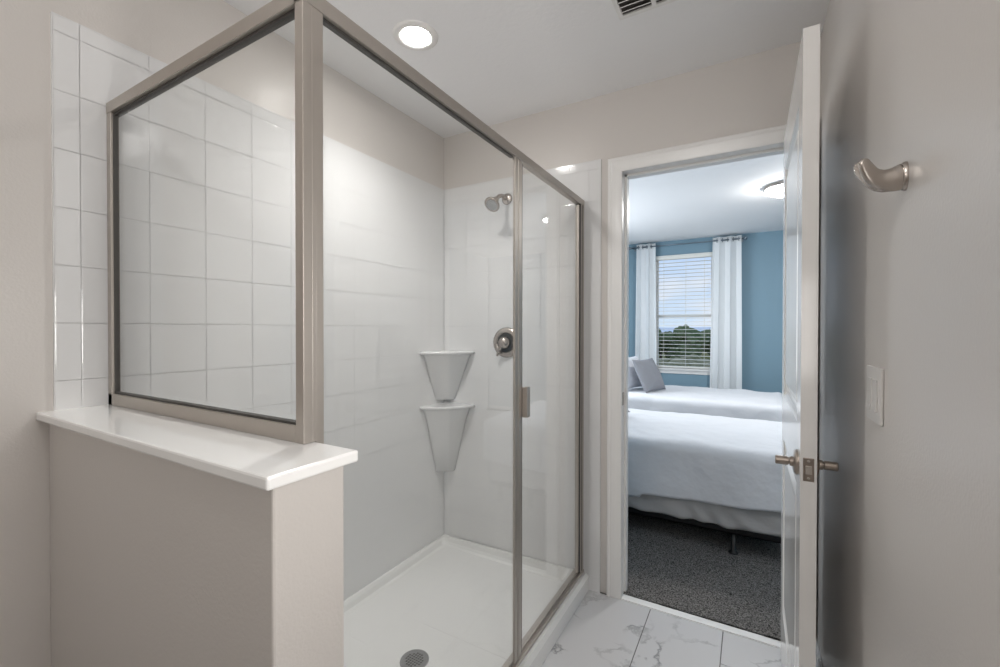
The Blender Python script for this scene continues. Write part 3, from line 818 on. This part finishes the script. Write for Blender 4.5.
# ---------------------------------------------------------------- soft goods
def soft_box(x0, x1, y0, y1, z0, z1, r, cuts=(60, 30, 10), amp=0.006, freq=5.0, seed=0, hem=None, sag=0.0, openb=False, rz=None, rip=0.0):
    bm = bmesh.new()
    nx, ny, nz_ = cuts
    rz = rz or r
    pts = {}
    def V(i, j, k):
        key = (i, j, k)
        if key in pts: return pts[key]
        p = Vector((x0 + (x1 - x0) * i / nx, y0 + (y1 - y0) * j / ny, z0 + (z1 - z0) * k / nz_))
        q = Vector((min(max(p.x, x0 + r), x1 - r), min(max(p.y, y0 + r), y1 - r), min(max(p.z, z0 if openb else z0 + rz), z1 - rz)))
        d = p - q
        if d.length > 1e-6:
            m_ = max(abs(d.x) / r, abs(d.y) / r, abs(d.z) / rz)
            e = Vector((d.x / r, d.y / r, d.z / rz)); e = e.normalized() * m_
            p = q + Vector((e.x * r, e.y * r, e.z * rz))
        n1 = noise.noise(Vector((p.x * freq, p.y * freq, p.z * freq + seed))) + 0.5 * noise.noise(Vector((p.x * freq * 2.3, p.y * freq * 2.3, p.z * freq * 0.8 + seed + 9)))
        nrm = d.normalized() if d.length > 1e-6 else Vector((0, 0, 1))
        top = (p.z - z0) / (z1 - z0)
        p = p + nrm * amp * n1
        if rip and d.length > 1e-6: p = p + nrm * rip * math.sin(p.x * 42 + p.z * 38 + 4 * noise.noise(Vector((p.x * 3, p.y * 3, p.z * 3)))) * (0.5 + noise.noise(Vector((p.x * 2.2, 0, seed))))
        if sag: p.z -= sag * top * (1 - (2 * i / nx - 1) ** 2)
        if hem:
            h0 = hem(p.x, p.y); p.z = z1 - (z1 - p.z) * (z1 - h0) / (z1 - z0)
        pts[key] = bm.verts.new(p); return pts[key]
    def quad(a, b2, c, d): bm.faces.new((V(*a), V(*b2), V(*c), V(*d)))
    for i in range(nx):
        for j in range(ny):
            quad((i, j, nz_), (i + 1, j, nz_), (i + 1, j + 1, nz_), (i, j + 1, nz_))
            if not openb: quad((i, j, 0), (i, j + 1, 0), (i + 1, j + 1, 0), (i + 1, j, 0))
    for i in range(nx):
        for k in range(nz_):
            quad((i, 0, k), (i + 1, 0, k), (i + 1, 0, k + 1), (i, 0, k + 1)); quad((i, ny, k), (i, ny, k + 1), (i + 1, ny, k + 1), (i + 1, ny, k))
    for j in range(ny):
        for k in range(nz_):
            quad((0, j, k), (0, j, k + 1), (0, j + 1, k + 1), (0, j + 1, k)); quad((nx, j, k), (nx, j + 1, k), (nx, j + 1, k + 1), (nx, j, k + 1))
    return bm

def pillow(name, label, group, m, loc, w, h, t, rx, rzz, lean=0, seed=0, cat='pillow'):
    """pillow standing in its local XZ plane, thickness along Y"""
    bm = bmesh.new(); n_ = 30; G = {}
    for s in (1, -1):
        for i in range(n_ + 1):
            for j in range(n_ + 1):
                u, v = 2 * i / n_ - 1, 2 * j / n_ - 1
                e = max(0.0, (1 - abs(u) ** 2.6)) ** 0.6 * max(0.0, (1 - abs(v) ** 2.6)) ** 0.6
                px_ = u * w / 2 * (1 - 0.07 * (1 - v * v) * abs(u)); pz_ = v * h / 2 * (1 - 0.07 * (1 - u * u) * abs(v))
                y = s * t / 2 * e * (1 + 0.10 * noise.noise(Vector((u * 2, v * 2, seed + s)))) + s * 0.004 * e * noise.noise(Vector((u * 7, v * 7, seed)))
                edge = i in (0, n_) or j in (0, n_)
                if edge and (i, j) in G: G[(s, i, j)] = G[(i, j)]; continue
                vv = bm.verts.new((px_, y, pz_)); G[(s, i, j)] = vv
                if edge: G[(i, j)] = vv
        for i in range(n_):
            for j in range(n_):
                q = [G[(s, i, j)], G[(s, i + 1, j)], G[(s, i + 1, j + 1)], G[(s, i, j + 1)]]
                bm.faces.new(q if s < 0 else q[::-1])
    o = new(name, bm, m, smooth=True)
    o.location = loc; o.rotation_euler = (rx, lean, rzz)
    return tag(o, label, cat, group)

def bed(label, x0, x1, y0, y1, ztop, hem, hemlow, seed):
    t = thing('bed', label, 'bed', loc=(x0, y0, 0)); off = Vector((-x0, -y0, 0))
    fx0, fx1, fy0, fy1 = x0 + 0.03, x1 - 0.05, y0 + 0.035, y1 - 0.035
    bm = bmesh.new()                                   # black angle frame
    for ya_, yb_ in ((fy0, fy0 + 0.03), (fy1 - 0.03, fy1)):
        box(bm, fx0, fx1, ya_, yb_, 0.126, 0.131)
    box(bm, fx0, fx1, fy0, fy0 + 0.004, 0.126, 0.158); box(bm, fx0, fx1, fy1 - 0.004, fy1, 0.126, 0.158)
    for x in (fx0, (fx0 + fx1) / 2 - 0.015, fx1 - 0.03): box(bm, x, x + 0.03, fy0, fy1, 0.126, 0.131)
    child(new('bed_frame', bm, 'black', t), off)
    bm = bmesh.new(); box(bm, fx0 + 0.1, fx1 - 0.75, fy0 + 0.050, fy0 + 0.062, 0.107, 0.116)
    child(new('cross_rail', bm, 'rail_grey', t), off)
    for x in (x0 + 0.30, -0.083 if x0 < -0.083 < x1 else x1 - 0.3, x1 - 0.12):
        for y in (fy0 + 0.018, fy1 - 0.018):
            bm = bmesh.new(); lathe(bm, (x, y, 0.004), (0, 0, 1), [(0, 0.0), (0, 0.026), (0.012, 0.026), (0.018, 0.018), (0.022, 0.014), (0.126, 0.013), (0.126, 0)], 20)
            child(new('bed_leg', bm, 'black', t, smooth=True), off)
    bm = soft_box(x0 + 0.02, x1 - 0.02, y0 + 0.020, y1 - 0.02, 0.152, 0.375, 0.03, (150, 24, 14), 0.006, 6, seed, rip=0.008)
    child(new('box_spring', bm, 'base_sheet', t, smooth=True), off)
    bm = soft_box(x0 + 0.012, x1 - 0.012, y0 + 0.012, y1 - 0.012, 0.360, ztop - 0.012, 0.05, (50, 24, 8), 0.002, 4, seed + 3)
    child(new('mattress', bm, 'tan', t, smooth=True), off)
    bm = soft_box(x0 - 0.004, x1 + 0.006, y0 - 0.006, y1 + 0.006, hemlow, ztop, 0.055, (110, 54, 22), 0.010, 4.5, seed + 5, hem=hem, sag=0.0, openb=True, rz=0.05)
    o = child(new('coverlet', bm, 'sheet', t, smooth=True), off)
    md = o.modifiers.new('thick', 'SOLIDIFY'); md.thickness = 0.008; md.offset = 1
    return t
hemf = lambda x, y: 0.268 + 0.045 * max(0, min(1, (x + 0.68) / 0.8)) + 0.010 * noise.noise(Vector((x * 6, y * 6, 0))) - (0.02 if x < -0.58 else 0)
bed('white twin bed nearest the door on a black metal frame with gathered base cover', -1.72, 0.30, 2.79, 3.80, 0.618, hemf, 0.268, 1.0)
bed('white twin bed beneath the bedroom window', -1.72, 0.285, 4.42, 5.42, 0.640, lambda x, y: 0.20 + 0.01 * noise.noise(Vector((x * 5, y * 5, 2))), 0.20, 12.0)

pillow('pillow', 'white pillow propped behind the grey cushion on the bed beneath the window', None, 'pillow', (-1.150, 4.86, 0.826), 0.56, 0.36, 0.17, math.radians(-18), math.radians(76), seed=1)
pillow('cushion', 'grey square cushion leaning on the bed beneath the window', None, 'grey_pillow', (-0.935, 4.80, 0.818), 0.42, 0.37, 0.13, math.radians(-26), math.radians(72), seed=5, cat='cushion')
pillow('cushion', 'grey cushion at the head of the bed nearest the door, mostly behind the door casing', None, 'grey_pillow', (-1.010, 3.30, 0.735), 0.42, 0.36, 0.12, math.radians(-62), math.radians(80), seed=8, cat='cushion')

# ================================================================ OUTSIDE
structure(B('ground', (-300, 300, 8, 900, -3.3, -3.0), 'grass'))
# distant ridge
bm = bmesh.new(); xsn = 80; fr_, bk = [], []
for i in range(xsn + 1):
    x = -500 + 800 * i / xsn
    h = 5.5 + 2.5 * noise.noise(Vector((x * 0.008, 0, 1))) 
    fr_.append((bm.verts.new((x, 800, -3)), bm.verts.new((x, 830, h)))); bk.append((bm.verts.new((x, 880, h * 0.9)), bm.verts.new((x, 895, -3))))
for i in range(xsn):
    a, b2, c, d = fr_[i], fr_[i + 1], bk[i + 1], bk[i]
    bm.faces.new((a[0], b2[0], b2[1], a[1])); bm.faces.new((a[1], b2[1], c[0], d[0])); bm.faces.new((d[0], c[0], c[1], d[1]))
structure(new('hills', bm, 'hills', smooth=True))
def tree_mesh(seed):
    rnd = random.Random(seed); bm = bmesh.new()
    tube(bm, [(0, 0, 0), (0.06, 0, 1.2), (0.02, 0.05, 2.6)], [0.16, 0.12, 0.07], 10)
    tme = bm
    cb = bmesh.new()
    for k in range(9):
        a = rnd.uniform(0, 2 * PI); r = rnd.uniform(0.1, 1.15); z = rnd.uniform(1.5, 3.7)
        c = Vector((r * math.cos(a), r * math.sin(a), z)); rad = rnd.uniform(0.75, 1.2) * (1.1 - 0.12 * z)
        q = bmesh.ops.create_icosphere(cb, subdivisions=3, radius=rad, matrix=Matrix.Translation(c))
        for v in q['verts']:
            d = v.co - c; v.co = c + d * (1 + 0.38 * noise.noise(v.co * 2.6 + Vector((seed, 0, 0))) + 0.18 * noise.noise(v.co * 7))
    return bm, cb
crowns, trunks = [], []
for s in range(3):
    t_, c_ = tree_mesh(s + 1)
    for lst, b_, mm, nm in ((trunks, t_, 'bark', 'trunk'), (crowns, c_, 'leaves', 'crown')):
        me = bpy.data.meshes.new(nm); b_.to_mesh(me); b_.free(); me.materials.append(M[mm]); lst.append(me)
rnd = random.Random(8)
for k in range(15):
    x = -15.5 + 1.75 * k + rnd.uniform(-0.2, 0.2); y = 46 + (k % 3) * 4.2
    s = (4.29 + 0.012 * y) / 4.45 * rnd.uniform(0.97, 1.04)
    t = thing('tree', 'dark green bushy tree on the horizon outside the bedroom window', 'tree', 'trees outside the bedroom window', loc=(x, y, -3.0))
    t.scale = (s * 0.95, s * 0.95, s); t.rotation_euler = (0, 0, rnd.uniform(0, 6.28))
    for nm, lst in (('trunk', trunks), ('crown', crowns)):
        o = bpy.data.objects.new(nm, lst[k % 3]); C.objects.link(o); o.parent = t
# rough scrub between the house and the trees
bm = bmesh.new(); nx, ny = 90, 90; rows = []
for j in range(ny + 1):
    y = 12 + 30 * j / ny; row = []
    for i in range(nx + 1):
        x = -22 + 30 * i / nx
        h = 0.9 * max(0, noise.noise(Vector((x * 0.5, y * 0.35, 2)))) + 0.5 * noise.noise(Vector((x * 1.7, y * 1.2, 5)))
        row.append(bm.verts.new((x, y, -2.75 + h + 0.045 * (y - 12))))
    rows.append(row)
for j in range(ny):
    for i in range(nx): bm.faces.new((rows[j][i], rows[j][i + 1], rows[j + 1][i + 1], rows[j + 1][i]))
o = new('scrub', bm, 'scrub')
tag(o, 'olive and brown scrub growing below the trees outside the window', 'scrub', kind='stuff')
